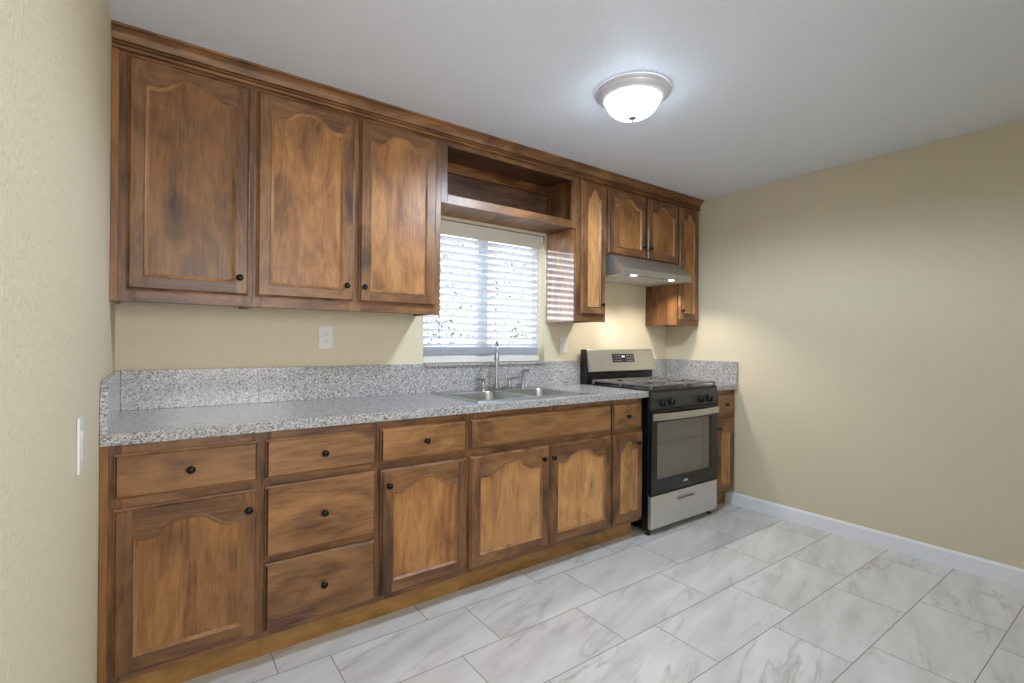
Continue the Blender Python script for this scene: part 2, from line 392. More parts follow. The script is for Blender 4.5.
# ------------------------------------------------------------------ cabinet joinery
def rect(x0, x1, z0, z1, y): return [(x0, y, z0), (x1, y, z0), (x1, y, z1), (x0, y, z1)]
def edge_loops(x0, x1, z0, z1, y0, th):
    """Back rectangle to front rectangle with a stepped, sloped lip all round."""
    e = 0.006
    return [rect(x0 + e, x1 - e, z0 + e, z1 - e, y0), rect(x0 + e, x1 - e, z0 + e, z1 - e, y0 - 0.0035), rect(x0, x1, z0, z1, y0 - 0.004), rect(x0, x1, z0, z1, y0 - th * 0.50), rect(x0 + 0.002, x1 - 0.002, z0 + 0.002, z1 - 0.002, y0 - th * 0.55),
            rect(x0 + 0.0040, x1 - 0.0040, z0 + 0.0040, z1 - 0.0040, y0 - th * 0.58), rect(x0 + 0.010, x1 - 0.010, z0 + 0.010, z1 - 0.010, y0 - th)]

KNOB = None
def knob(parent, x, y, z):
    """Mushroom knob, root on the face at y, pointing to -y."""
    global KNOB
    if KNOB is None:
        m = MB(); m.lathe([(0.008, 0), (0.008, 0.002), (0.005, 0.004), (0.0045, 0.010), (0.008, 0.0135), (0.0122, 0.015), (0.0134, 0.018), (0.0122, 0.0215), (0.0085, 0.024), (0.0035, 0.0255)], BLACKISH, axis='-y', n=20)
        o = m.build('knob', smooth=True); KNOB = o
    else:
        o = KNOB.copy(); C.objects.link(o)
    o.parent = parent; o.location = Vector((x, y, z)) - Vector(ORG[parent.name])
    return o

def arch(x0, x1, zs, zp, n=22):
    """Cathedral curve from (x0) to (x1): small dip at the shoulders, S-rise to a round crown."""
    pts = []
    for i in range(n + 1):
        uu = i / n; q = 1 - abs(2 * uu - 1)
        s_ = max(0.0, min(1.0, (q - 0.26) / 0.74)); s_ = math.sin(PI / 2 * s_ * s_ * (3 - 2 * s_))
        dip = 0.004 * max(0.0, 1 - q / 0.26) ** 2
        pts.append((x0 + (x1 - x0) * uu, zs + (zp - zs) * s_ + dip))
    return pts

def door(parent, x0, x1, z0, z1, yf, kx, kz, st=0.050, rb=0.050, zs=None, zp=None, label=None, pm=None):
    """Cathedral-arched frame-and-panel door; its back lies on the face frame at yf."""
    th = 0.020; yfr = yf - th
    st = min(st, (x1 - x0) * 0.235)
    m = MB(); L = edge_loops(x0, x1, z0, z1, yf, th); m.loops(L, WV, True, False)
    a0, a1, b0, b1 = x0 + 0.010, x1 - 0.010, z0 + 0.010, z1 - 0.010
    ix0, ix1, iz0 = x0 + st, x1 - st, z0 + rb
    A = arch(ix0, ix1, zs, zp); n = len(A)
    # stiles run full height, rails sit between them
    m.faces([(a0, yfr, b0), (ix0, yfr, b0), (ix0, yfr, b1), (a0, yfr, b1)], [(0, 1, 2, 3)], WV)
    m.faces([(ix1, yfr, b0), (a1, yfr, b0), (a1, yfr, b1), (ix1, yfr, b1)], [(0, 1, 2, 3)], WV)
    m.faces([(ix0, yfr, b0), (ix1, yfr, b0), (ix1, yfr, iz0), (ix0, yfr, iz0)], [(0, 1, 2, 3)], WH)
    v = [(x, yfr, z) for x, z in A] + [(x, yfr, b1) for x, z in A]
    m.faces(v, [(i, i + 1, n + i + 1, n + i) for i in range(n - 1)], WH)
    # bead swept round the opening
    O = [(ix0, iz0), (ix1, iz0)] + A[::-1]
    # de-duplicate corners, then inward offsets
    N_ = len(O); nor = []
    for i in range(N_):
        p, q, r_ = Vector(O[i - 1]), Vector(O[i]), Vector(O[(i + 1) % N_])
        d1 = (q - p).normalized(); d2 = (r_ - q).normalized()
        n1 = Vector((-d1.y, d1.x)); n2 = Vector((-d2.y, d2.x)); nn = n1 + n2
        nn = nn / max(0.35, nn.length_squared / 2) if nn.length > 1e-6 else n1
        nor.append(nn)
    prof = [(0.0, 0.0), (0.0012, -0.0016), (0.0040, -0.0020), (0.0062, -0.0004), (0.0124, 0.0066), (0.0145, 0.0085)]
    L = [[(O[i][0] + nor[i].x * o_, yfr + d, O[i][1] + nor[i].y * o_) for i in range(N_)] for o_, d in prof]
    m.loops(L[:3], WV); m.loops(L[2:], BEAD)
    dr = m.build('door', parent)
    if label: dr['label'] = label
    # flat panel set in the opening
    m = MB(); e = 0.0143
    yp = yfr + 0.0084
    lo = [(O[i][0] + nor[i].x * e, yp, O[i][1] + nor[i].y * e) for i in range(N_)]
    B = lo[2:][::-1]                                        # arch side, left to right
    zb_ = lo[0][2]
    v = [(p[0], yp, zb_) for p in B] + B
    k_ = len(B); m.faces(v, [(i, i + 1, k_ + i + 1, k_ + i) for i in range(k_ - 1)], pm or WP)
    pn = m.build('panel', dr); pn['label'] = 'lighter honey brown arched panel'
    if kx is not None: knob(dr, kx, yfr, kz)
    return dr

def drawer(parent, x0, x1, z0, z1, yf, kn=True, name='drawer'):
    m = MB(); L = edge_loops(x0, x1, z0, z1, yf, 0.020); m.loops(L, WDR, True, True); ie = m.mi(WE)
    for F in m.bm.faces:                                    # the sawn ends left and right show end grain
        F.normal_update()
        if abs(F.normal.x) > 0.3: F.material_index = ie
    d = m.build(name, parent)
    if kn: knob(d, (x0 + x1) / 2, yf - 0.020, (z0 + z1) / 2 + 0.001)
    return d

def hollow(parent, x0, x1, y0, y1, z0, z1, mat, top=True, t=0.016):
    """Cabinet box of panels, open at the front (y0)."""
    m = MB(); m.box(x0, x0 + t, y0, y1, z0, z1, mat); m.box(x1 - t, x1, y0, y1, z0, z1, mat)
    m.box(x0 + t, x1 - t, y0, y1, z0 + 0.012, z0 + 0.012 + t, mat); m.box(x0 + t, x1 - t, y1 - 0.008, y1, z0 + 0.012 + t, z1, mat)
    if top: m.box(x0 + t, x1 - t, y0, y1 - 0.008, z1 - t, z1, mat)
    return m.build('body', parent)

def frame(parent, stiles, rails, yf, z0, z1, t=0.019):
    m = MB()
    for x0, x1 in stiles: m.box(x0, x1, yf, yf + t, z0, z1, WV)
    for x0, x1, a_, b_ in rails: m.box(x0, x1, yf, yf + t, a_, b_, WH)
    return m.build('face_frame', parent, bevel=0.0008, seg=1)

# ------------------------------------------------------------------ wall cabinets
UY, UZ0, UZ1 = -0.3007, 1.358, 2.330
DZ0, DZ1 = 1.402, 2.279
G = 'wall cabinets'
def wall_unit(x0, x1, label, z0=UZ0):
    t_ = thing('wall_cabinet', ((x0 + x1) / 2, 0, z0), label, 'cabinet', G)
    hollow(t_, x0 + 0.0005, x1 - 0.0005, UY + 0.0195, -0.001, z0 + 0.004, UZ1, WV)
    return t_
def updoor(t_, x0, x1, side, z0=DZ0, kz=1.474, pm=None):
    st = 0.050
    kx = (x1 - 0.036 if side == 'r' else x0 + 0.023)
    if x1 - x0 < 0.25: kx = (x1 - 0.042 if side == 'r' else x0 + 0.026)
    door(t_, x0, x1, z0, DZ1, UY - 0.0003, kx, kz, zs=2.181, zp=2.235, pm=pm)

u1 = wall_unit(XL + 0.001, -3.2245, 'wide single-door stained wood wall cabinet in the left corner')
frame(u1, [(XL + 0.001, -3.620), (-3.2395 - 0.02, -3.2245)], [(-3.620, -3.2595, UZ0, 1.420), (-3.620, -3.2595, 2.262, UZ1)], UY, UZ0, UZ1)
updoor(u1, -3.646, -3.2395, 'r', pm=WPD)
m = MB(); m.box(XL + 0.001, -3.6725, UY - 0.006, UY - 0.0003, UZ0, 2.300, WS); m.build('filler_strip', u1, bevel=0.001)['label'] = 'narrow reddish scribe strip'
u2 = wall_unit(-3.2245, -2.335, 'two-door stained wood wall cabinet left of the window')
frame(u2, [(-3.2245, -3.19), (-2.815, -2.760), (-2.386, -2.335)], [(-3.19, -2.815, UZ0, 1.420), (-2.760, -2.386, UZ0, 1.420), (-3.19, -2.815, 2.262, UZ1), (-2.760, -2.386, 2.262, UZ1)], UY, UZ0, UZ1)
updoor(u2, -3.2115, -2.7985, 'r'); updoor(u2, -2.774, -2.367, 'l')

# open shelf bridging the window
sh = thing('open_shelf_cabinet', (-1.84, 0, 1.960), 'open wooden shelf box bridging the cabinets above the window', 'shelf', None)
SX0, SX1 = -2.3348, -1.3528
m = MB(); m.box(SX0, SX1, UY + 0.0195, -0.010, 1.976, 1.994, WY); m.build('bottom_board', sh)
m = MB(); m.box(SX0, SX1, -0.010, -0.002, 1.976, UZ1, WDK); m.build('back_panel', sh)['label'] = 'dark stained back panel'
m = MB(); m.box(SX0, SX1, -0.030, -0.010, 2.235, 2.290, WH); m.build('cleat', sh)
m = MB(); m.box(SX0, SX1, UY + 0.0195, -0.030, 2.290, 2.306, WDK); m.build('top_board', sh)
m = MB(); m.box(SX0, SX0 + 0.039, UY, UY + 0.019, 1.960, UZ1, WV); m.box(SX1 - 0.041, SX1, UY, UY + 0.019, 1.960, UZ1, WV)
m.box(SX0 + 0.039, SX1 - 0.041, UY, UY + 0.019, 1.960, 2.008, WH); m.box(SX0 + 0.039, SX1 - 0.041, UY, UY + 0.019, 2.266, UZ1, WH)
m.build('face_frame', sh, bevel=0.0008, seg=1)
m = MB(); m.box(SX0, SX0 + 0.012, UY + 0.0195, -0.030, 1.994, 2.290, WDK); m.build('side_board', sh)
m = MB(); m.box(SX1 - 0.012, SX1, UY + 0.0195, -0.030, 1.994, 2.290, WV); m.build('side_board', sh)

u4 = wall_unit(-1.3525, -1.0777, 'narrow tall wall cabinet between the window and the range hood')
frame(u4, [(-1.3525, -1.295), (-1.112, -1.0777)], [(-1.295, -1.112, UZ0, 1.420), (-1.295, -1.112, 2.262, UZ1)], UY, UZ0, UZ1)
updoor(u4, -1.3195, -1.0895, 'r', pm=WPL)
SIDE = wood('lacquered_side_panel', 'Z', FM, PM, PL, 0.3, 1.0)
SIDE.node_tree.nodes['Principled BSDF'].inputs['Coat IOR'].default_value = 3.0
SIDE.node_tree.nodes['Principled BSDF'].inputs['Coat Roughness'].default_value = 0.09
m = MB(); m.box(-1.3524, -1.3521, UY + 0.0195, -0.001, UZ0, 1.958, SIDE); m.build('side_panel', u4)['label'] = 'glossy side panel facing the window'
u5 = wall_unit(-1.0777, -0.283, 'short two-door wall cabinet directly above the range hood', 1.822)
frame(u5, [(-1.0777, -1.045), (-0.690, -0.636), (-0.312, -0.283)], [(-1.045, -0.690, 1.822, 1.850), (-0.636, -0.312, 1.822, 1.850), (-1.045, -0.690, 2.262, UZ1), (-0.636, -0.312, 2.262, UZ1)], UY, 1.822, UZ1)
updoor(u5, -1.068, -0.674, 'r', 1.829, 1.911); updoor(u5, -0.655, -0.291, 'l', 1.829, 1.911)
u6 = wall_unit(-0.283, -0.001, 'narrow wall cabinet in the right corner beside the range hood')
# left side sits where the photo shows it, the frame covers it
frame(u6, [(-0.283, -0.250), (-0.045, -0.001)], [(-0.250, -0.045, UZ0, 1.420), (-0.250, -0.045, 2.262, UZ1)], UY, UZ0, UZ1)
updoor(u6, -0.274, -0.026, 'l')

# crown moulding
m = MB()
prof = [(UY - 0.0005, 2.292), (-0.309, 2.292), (-0.316, 2.295), (-0.319, 2.300), (-0.316, 2.305), (-0.306, 2.307), (-0.306, 2.311), (-0.314, 2.313), (-0.314, 2.317), (-0.306, 2.319), (-0.306, 2.322), (-0.318, 2.324),
        (-0.320, 2.333), (-0.327, 2.346), (-0.338, 2.355), (-0.341, 2.357), (-0.341, 2.3595), (-0.350, 2.3605), (-0.350, H - 0.0005), (UY - 0.0005, H - 0.0005)]
m.prism(prof, 'x', XL + 0.001, -0.001, WH); o = struct(m.build('trim_1')); o['label'] = 'stained wood crown moulding along the tops of the wall cabinets'

# ------------------------------------------------------------------ base cabinets
BY, BZ0, BZ1 = -0.614, 0.105, 0.8755
TY = -0.5495
G = 'base cabinets'
def base_unit(x0, x1, label):
    t_ = thing('base_cabinet', ((x0 + x1) / 2, 0, 0), label, 'cabinet', G)
    hollow(t_, x0 + 0.0005, x1 - 0.0005, BY + 0.0195, -0.022, BZ0, BZ1, WV, top=False)
    return t_
def toe(t_, x0, x1):
    m = MB(); m.box(x0, x1, TY, TY + 0.018, 0, BZ0, WT)
    m.box(x0, x0 + 0.016, TY + 0.018, -0.022, 0, BZ0, WT); m.box(x1 - 0.016, x1, TY + 0.018, -0.022, 0, BZ0, WT)
    m.build('toe_kick', t_)['label'] = 'yellowish brown toe board'
def lodoor(t_, x0, x1, kx, pm=None):
    door(t_, x0, x1, 0.128, 0.667, BY - 0.0003, kx, 0.599, rb=0.052, zs=0.567, zp=0.617, pm=pm)
R0, R1, R2, R3 = (0.835, BZ1), (0.655, 0.712), (0.365, 0.420), (BZ0, 0.142)
b1 = base_unit(XL + 0.001, -3.2315, 'base cabinet at the left wall with one drawer over a wide arched door')
frame(b1, [(XL + 0.001, -3.640), (-3.262, -3.2315)], [(-3.640, -3.262, *R0), (-3.640, -3.262, *R1), (-3.640, -3.262, *R3)], BY, BZ0, BZ1)
drawer(b1, -3.660, -3.2445, 0.698, 0.844, BY - 0.0003); lodoor(b1, -3.660, -3.2445, -3.276); toe(b1, XL + 0.001, -3.2315)
m = MB(); m.box(XL + 0.001, -3.6725, BY - 0.006, BY - 0.0003, 0.0, BZ1, WS); m.build('filler_strip', b1, bevel=0.001)['label'] = 'narrow reddish scribe strip'
b2 = base_unit(-3.2315, -2.789, 'base cabinet with a stack of three drawers')
frame(b2, [(-3.2315, -3.200), (-2.815, -2.789)], [(-3.200, -2.815, *q) for q in (R0, R1, R2, R3)], BY, BZ0, BZ1)
for z0, z1 in ((0.699, 0.844), (0.405, 0.668), (0.128, 0.380)): drawer(b2, -3.2205, -2.798, z0, z1, BY - 0.0003)
toe(b2, -3.2315, -2.789)
b3 = base_unit(-2.789, -2.348, 'base cabinet between drawer stack and sink with one drawer over a single door')
frame(b3, [(-2.789, -2.755), (-2.385, -2.348)], [(-2.755, -2.385, *q) for q in (R0, R1, R3)], BY, BZ0, BZ1)
drawer(b3, -2.7795, -2.361, 0.700, 0.844, BY - 0.0003); lodoor(b3, -2.7765, -2.341 - 0.013, -2.743); toe(b3, -2.789, -2.348)
b4 = base_unit(-2.348, -1.360, 'wide base cabinet under the sink with two doors and a knobless front')
frame(b4, [(-2.348, -2.310), (-1.862, -1.812), (-1.392, -1.360)], [(-2.310, -1.862, *q) for q in (R0, R1, R3)] + [(-1.812, -1.392, *q) for q in (R0, R1, R3)], BY, BZ0, BZ1)
drawer(b4, -2.3395, -1.3665, 0.700, 0.846, BY - 0.0003, False, 'false_drawer_front')
lodoor(b4, -2.336, -1.8415, -1.888, WPL); lodoor(b4, -1.8385, -1.364, -1.822, WPL); toe(b4, -2.348, -1.360)
b5 = base_unit(-1.360, -1.071, 'narrow base cabinet left of the range with small drawer over slim door')
frame(b5, [(-1.360, -1.330), (-1.100, -1.071)], [(-1.330, -1.100, *q) for q in (R0, R1, R3)], BY, BZ0, BZ1)
drawer(b5, -1.354, -1.096, 0.692, 0.847, BY - 0.0003); lodoor(b5, -1.343, -1.079, -1.130, WPL); toe(b5, -1.360, -1.088)
b6 = base_unit(-0.272, -0.001, 'narrow base cabinet in the right corner beyond the range')
frame(b6, [(-0.272, -0.235), (-0.050, -0.001)], [(-0.235, -0.050, *q) for q in (R0, R1, R3)], BY, BZ0, BZ1)
drawer(b6, -0.258, -0.035, 0.691, 0.846, BY - 0.0003); lodoor(b6, -0.258, -0.035, -0.243, WPL); toe(b6, -0.272, -0.001)

# ------------------------------------------------------------------ worktops
CY, CZ, CB = -0.643, 0.914, 0.876
HX0, HX1, HY0, HY1 = -2.235, -1.515, -0.548, -0.085          # cut-out for the sink
ct = thing('countertop', (-2.37, 0, CB), 'long grey speckled granite countertop holding the sink', 'countertop')
CX1 = -1.038
m = MB()
xs = [XL + 0.001, HX0, HX1, CX1]; ys = [CY, HY0, HY1, -0.001]
V = {}
for k_, zz in enumerate((CB, CZ)):
    for i in range(4):
        for j in range(4): V[i, j, k_] = m.bm.verts.new((xs[i], ys[j], zz))
gi = m.mi(GRAN)
def qf(*ks): m.bm.faces.new([V[k_] for k_ in ks])
for i in range(3):
    for j in range(3):
        if (i, j) == (1, 1): continue
        qf((i, j, 1), (i + 1, j, 1), (i + 1, j + 1, 1), (i, j + 1, 1)); qf((i, j, 0), (i, j + 1, 0), (i + 1, j + 1, 0), (i + 1, j, 0))
for i in range(3):
    qf((i, 0, 0), (i + 1, 0, 0), (i + 1, 0, 1), (i, 0, 1)); qf((i, 3, 0), (i, 3, 1), (i + 1, 3, 1), (i + 1, 3, 0))
    qf((0, i, 0), (0, i, 1), (0, i + 1, 1), (0, i + 1, 0)); qf((3, i, 0), (3, i + 1, 0), (3, i + 1, 1), (3, i, 1))
qf((1, 1, 0), (1, 1, 1), (2, 1, 1), (2, 1, 0)); qf((1, 2, 0), (2, 2, 0), (2, 2, 1), (1, 2, 1))
qf((1, 1, 0), (1, 2, 0), (1, 2, 1), (1, 1, 1)); qf((2, 1, 0), (2, 1, 1), (2, 2, 1), (2, 2, 0))
m.build('slab', ct, bevel=0.004)
ZS = 1.084
m = MB(); m.prism([(XL + 0.0215, CZ), (CX1 - 0.001, CZ), (CX1 - 0.001, ZS), (WX1 - 0.0, ZS), (WX1, WZ0 - 0.0005), (WX0, WZ0 - 0.0005), (WX0, ZS), (XL + 0.0215, ZS)], 'y', -0.021, -0.001, GRAN)
m.build('backsplash', ct, bevel=0.0015)
def sidesplash(x0, x1, par, rad):
    pts = [(-0.001, CZ), (-0.001, ZS)]
    for i in range(7):
        q = PI / 2 * i / 6; pts.append((CY + rad - rad * math.sin(q), ZS - rad + rad * math.cos(q)))
    pts.append((CY, CZ)); m = MB(); m.prism(pts, 'x', x0, x1, GRAN); return m.build('side_splash', par, bevel=0.002)
sidesplash(XL + 0.001, XL + 0.021, ct, 0.085)
cr = thing('countertop', (-0.14, 0, CB), 'small grey granite countertop piece in the right corner beside the range', 'countertop')
m = MB(); m.box(-0.278, -0.001, CY, -0.001, CB, CZ, GRAN); m.build('slab', cr, bevel=0.004)
m = MB(); m.box(-0.278, -0.022, -0.021, -0.001, CZ, ZS, GRAN); m.build('backsplash', cr, bevel=0.0015)
sidesplash(-0.021, -0.001, cr, 0.008)

# ------------------------------------------------------------------ sink
sk = thing('kitchen_sink', (-1.875, -0.315, CZ), 'stainless steel double-bowl sink set in the granite countertop', 'sink')
KX0, KX1, KY0, KY1 = -2.262, -1.488, -0.575, -0.052; KM = (KX0 + KX1) / 2
def rrect(cx, cy, hx, hy, rad, z, n=8):
    pts = []
    for k_, (sx, sy) in enumerate(((1, 1), (-1, 1), (-1, -1), (1, -1))):
        for i in range(n + 1):
            q = PI / 2 * (k_ + i / n); pts.append((cx + sx * (hx - rad) + rad * math.cos(q), cy + sy * (hy - rad) + rad * math.sin(q), z))
    return pts
m = MB(); zr = CZ + 0.005
for ox0, ox1 in ((KX0, KM), (KM, KX1)):
    cx = (ox0 + ox1) / 2 + (0.004 if ox0 == KX0 else -0.004); cy = -0.345; hx, hy = 0.166, 0.186
    L0 = rrect(cx, cy, hx, hy, 0.06, zr); out = []
    for p in L0:                                             # project each point to the half-rim rectangle
        dx, dy = p[0] - cx, p[1] - cy
        sx = ((ox1 - cx) / dx) if dx > 1e-9 else ((ox0 - cx) / dx if dx < -1e-9 else 1e9)
        sy = ((KY1 - cy) / dy) if dy > 1e-9 else ((KY0 - cy) / dy if dy < -1e-9 else 1e9)
        s_ = min(sx, sy); out.append((cx + dx * s_, cy + dy * s_, zr))
    # snap nearest points to the rectangle corners
    for cxn in (ox0, ox1):
        for cyn in (KY0, KY1):
            i = min(range(len(out)), key=lambda i: (out[i][0] - cxn) ** 2 + (out[i][1] - cyn) ** 2); out[i] = (cxn, cyn, zr)
    L = [out, L0, rrect(cx, cy, hx - 0.004, hy - 0.004, 0.058, zr - 0.006), rrect(cx, cy, hx - 0.012, hy - 0.012, 0.055, zr - 0.150),
         rrect(cx, cy, hx - 0.035, hy - 0.035, 0.05, zr - 0.176), rrect(cx, cy, 0.045, 0.045, 0.044, zr - 0.180)]
    m.loops(L, SINKM, False, True)
m.loops([[(KX0, KY0, zr), (KX1, KY0, zr), (KX1, KY1, zr), (KX0, KY1, zr)], [(KX0 - 0.003, KY0 - 0.003, CZ + 0.0006), (KX1 + 0.003, KY0 - 0.003, CZ + 0.0006), (KX1 + 0.003, KY1 + 0.003, CZ + 0.0006), (KX0 - 0.003, KY1 + 0.003, CZ + 0.0006)]], SINKM)
m.build('basin', sk, smooth=True)
for cx in ((KX0 + KM) / 2 + 0.004, (KM + KX1) / 2 - 0.004):
    m = MB(); m.lathe([(0.043, zr - 0.1795), (0.043, zr - 0.177), (0.034, zr - 0.176), (0.028, zr - 0.1785), (0.008, zr - 0.178), (0.006, zr - 0.172)], NICKEL, (cx, -0.345, 0)); m.build('drain', sk, smooth=True)

# faucet on the sink's rear deck
FX, FY = -1.832, -0.100
fc = thing('faucet', (FX, FY, zr), 'tall gooseneck faucet with two lever handles standing behind the sink', 'faucet')
m = MB(); L = [[(FX + sx_, FY + sy_, zz) for sx_, sy_, _ in [(p[0], p[1], 0) for p in rrect(0, 0, hx_, hy_, min(hy_ * 0.98, 0.026), 0)]] for hx_, hy_, zz in ((0.128, 0.028, zr + 0.0002), (0.128, 0.028, zr + 0.009), (0.120, 0.022, zr + 0.014))]
m.loops(L, NICKEL, True, True); m.build('base_plate', fc, smooth=True)
dv = Vector((-0.56, -0.83, 0)); z0 = zr + 0.014
m = MB(); m.lathe([(0.024, z0), (0.022, z0 + 0.010), (0.015, z0 + 0.022), (0.0125, z0 + 0.05)], NICKEL, (FX, FY, 0), n=16)
pts = [Vector((FX, FY, z0 + 0.03)), Vector((FX, FY, 1.08)), Vector((FX, FY, 1.135))]; R_ = 0.072
for i in range(1, 11):
    q = PI * i / 10 * 0.97; pts.append(Vector((FX, FY, 1.145)) + dv * (R_ - R_ * math.cos(q)) + Vector((0, 0, R_ * math.sin(q))))
m.tube([tuple(p) for p in pts], 0.0095, NICKEL, 12); m.build('spout', fc, smooth=True)
p_ = pts[-1]; m = MB(); m.lathe([(0.013, 0.004), (0.0145, -0.01), (0.0165, -0.040), (0.0155, -0.046)], NICKEL, (p_.x, p_.y, p_.z), n=16); m.build('spray_nozzle', fc, smooth=True)
for sx_, dx in ((-0.098, -0.062), (0.098, 0.078)):
    hx_ = FX + sx_; m = MB()
    m.lathe([(0.019, z0), (0.017, z0 + 0.008), (0.0125, z0 + 0.020), (0.0115, z0 + 0.044), (0.013, z0 + 0.052), (0.009, z0 + 0.058)], NICKEL, (hx_, FY, 0), n=16)
    m.tube([(hx_, FY, z0 + 0.050), (hx_ + dx * 0.5, FY - 0.006, z0 + 0.058), (hx_ + dx, FY - 0.012, z0 + 0.060)], [0.0075, 0.006, 0.007], NICKEL, 10)
    m.build('lever_handle', fc, smooth=True)
sp = thing('side_sprayer', (-1.625, FY, zr), 'hooked side sprayer standing right of the faucet', 'sprayer')
m = MB(); m.lathe([(0.022, zr + 0.0002), (0.021, zr + 0.006), (0.015, zr + 0.014), (0.0125, zr + 0.035)], NICKEL, (-1.625, FY, 0), n=16); m.build('holder', sp, smooth=True)
m = MB(); m.tube([(-1.625, FY, zr + 0.036), (-1.625, FY, zr + 0.085), (-1.622, FY - 0.006, zr + 0.110), (-1.615, FY - 0.026, zr + 0.122), (-1.610, FY - 0.040, zr + 0.115)], [0.010, 0.011, 0.012, 0.013, 0.0145], NICKEL, 12)
m.build('spray_head', sp, smooth=True)

# ------------------------------------------------------------------ gas range
RX0, RX1, RY = -1.036, -0.301, -0.640; RC = (RX0 + RX1) / 2
rg = thing('gas_range', (RC, -0.33, 0), 'black and stainless gas range standing between the base cabinets', 'range')
m = MB(); m.box(RX0, RX1, RY, -0.030, 0.035, 0.905, BLK); m.build('body', rg, bevel=0.003)
m = MB(); m.box(RX0, RX1, RY - 0.016, -0.060, 0.9055, 0.922, BLK); m.build('cooktop', rg, bevel=0.004)['label'] = 'black enamel cooktop'
# back guard: black housing with a leaning steel face
m = MB(); m.prism([(-0.024, 0.905), (-0.088, 0.922), (-0.088, 0.995), (-0.100, 1.000), (-0.078, 1.168), (-0.024, 1.168)], 'x', RX0, RX1, BLK); bgd = m.build('backguard', rg, bevel=0.002)
def lean(z): return -0.100 - 0.0035 + (z - 1.000) * (0.022 / 0.168)
m = MB(); q = [(lean(1.004) - 0.022, 1.004), (lean(1.004) - 0.023, 1.010), (lean(1.164) - 0.006, 1.164), (lean(1.166) + 0.0032, 1.169), (lean(1.004) + 0.0032, 1.004)]
m.prism(q, 'x', RX0 + 0.001, RX1 - 0.001, STEEL); m.build('steel_face', bgd, bevel=0.003)['label'] = 'brushed steel face panel'
def gface(z, d=0.0): 
    ya, za = lean(1.004) - 0.023, 1.010; yb_, zb2 = lean(1.164) - 0.006, 1.164
    return ya + (yb_ - ya) * (z - za) / (zb2 - za) - d
def gbox(m, x0, x1, z0, z1, d0, d1, mat):
    m.faces([(x0, gface(z0, d0), z0), (x1, gface(z0, d0), z0), (x1, gface(z1, d0), z1), (x0, gface(z1, d0), z1), (x0, gface(z0, d1), z0), (x1, gface(z0, d1), z0), (x1, gface(z1, d1), z1), (x0, gface(z1, d1), z1)],
            [(0, 1, 2, 3), (4, 7, 6, 5), (0, 4, 5, 1), (1, 5, 6, 2), (2, 6, 7, 3), (3, 7, 4, 0)], mat)
DX0, DX1, DZ0_, DZ1_ = -0.786, -0.545, 1.072, 1.134
m = MB(); gbox(m, DX0, DX1, DZ0_, DZ1_, 0.0003, 0.003, BGLASS)
PRINT = plain('panel_print_grey', (0.30, 0.30, 0.30, 1), 0.5); LCD = emit('clock_digits', (0.85, 0.92, 1.0, 1), 1.2)
for i in range(4):
    for j in range(3):
        x = DX0 + 0.014 + i * 0.021; zz = DZ0_ + 0.010 + j * 0.018; gbox(m, x, x + 0.011, zz, zz + 0.006, 0.0032, 0.0036, PRINT)
        x = DX1 - 0.014 - i * 0.021; gbox(m, x - 0.011, x, zz, zz + 0.006, 0.0032, 0.0036, PRINT)
for k_ in range(3): gbox(m, RC - 0.016 + k_ * 0.012, RC - 0.008 + k_ * 0.012, DZ0_ + 0.036, DZ0_ + 0.050, 0.0032, 0.0037, LCD)
m.build('display', bgd)['label'] = 'black control display with white clock digits'
# burners and grates
for x in (RC - 0.185, RC + 0.185):
    for y in (-0.235, -0.500):
        m = MB(); m.lathe([(0.058, 0.9222), (0.056, 0.926), (0.040, 0.928), (0.040, 0.934), (0.034, 0.938), (0.012, 0.939)], BLKM, (x, y, 0)); m.build('burner', rg, smooth=True)
for gx0, gx1 in ((RX0 + 0.012, RC - 0.004), (RC + 0.004, RX1 - 0.012)):
    m = MB(); gy0, gy1, g0, g1 = -0.652, -0.125, 0.940, 0.951; tb = 0.012
    m.box(gx0, gx1, gy0, gy0 + tb, g0, g1, IRON); m.box(gx0, gx1, gy1 - tb, gy1, g0, g1, IRON); m.box(gx0, gx0 + tb, gy0 + tb, gy1 - tb, g0, g1, IRON); m.box(gx1 - tb, gx1, gy0 + tb, gy1 - tb, g0, g1, IRON)
    gc = (gx0 + gx1) / 2; gm = (gy0 + gy1) / 2
    m.box(gx0 + tb, gx1 - tb, gm - tb / 2, gm + tb / 2, g0, g1, IRON)
    for yc in (-0.235, -0.500):
        ylo, yhi = (gm + tb / 2, gy1 - tb) if yc > gm else (gy0 + tb, gm - tb / 2)
        m.box(gc - tb / 2, gc + tb / 2, yc + 0.03, yhi, g0, g1, IRON); m.box(gc - tb / 2, gc + tb / 2, ylo, yc - 0.03, g0, g1, IRON)
        m.box(gx0 + tb, gc - 0.03, yc - tb / 2, yc + tb / 2, g0, g1, IRON); m.box(gc + 0.03, gx1 - tb, yc - tb / 2, yc + tb / 2, g0, g1, IRON)
        for xx in (gx0 + 0.085, gx1 - 0.085):
            m.box(xx - tb / 2, xx + tb / 2, ylo, yc - 0.055, g0, g1, IRON); m.box(xx - tb / 2, xx + tb / 2, yc + 0.055, yhi, g0, g1, IRON)
    for x in (gx0, gx1 - 0.014):
        for y in (gy0 + 0.001, gm - 0.007, gy1 - 0.015): m.box(x, x + 0.014, y, y + 0.014, 0.9222, g0, IRON)
    m.build('burner_grate', rg, bevel=0.002, seg=1)['label'] = 'cast iron cooking grate'
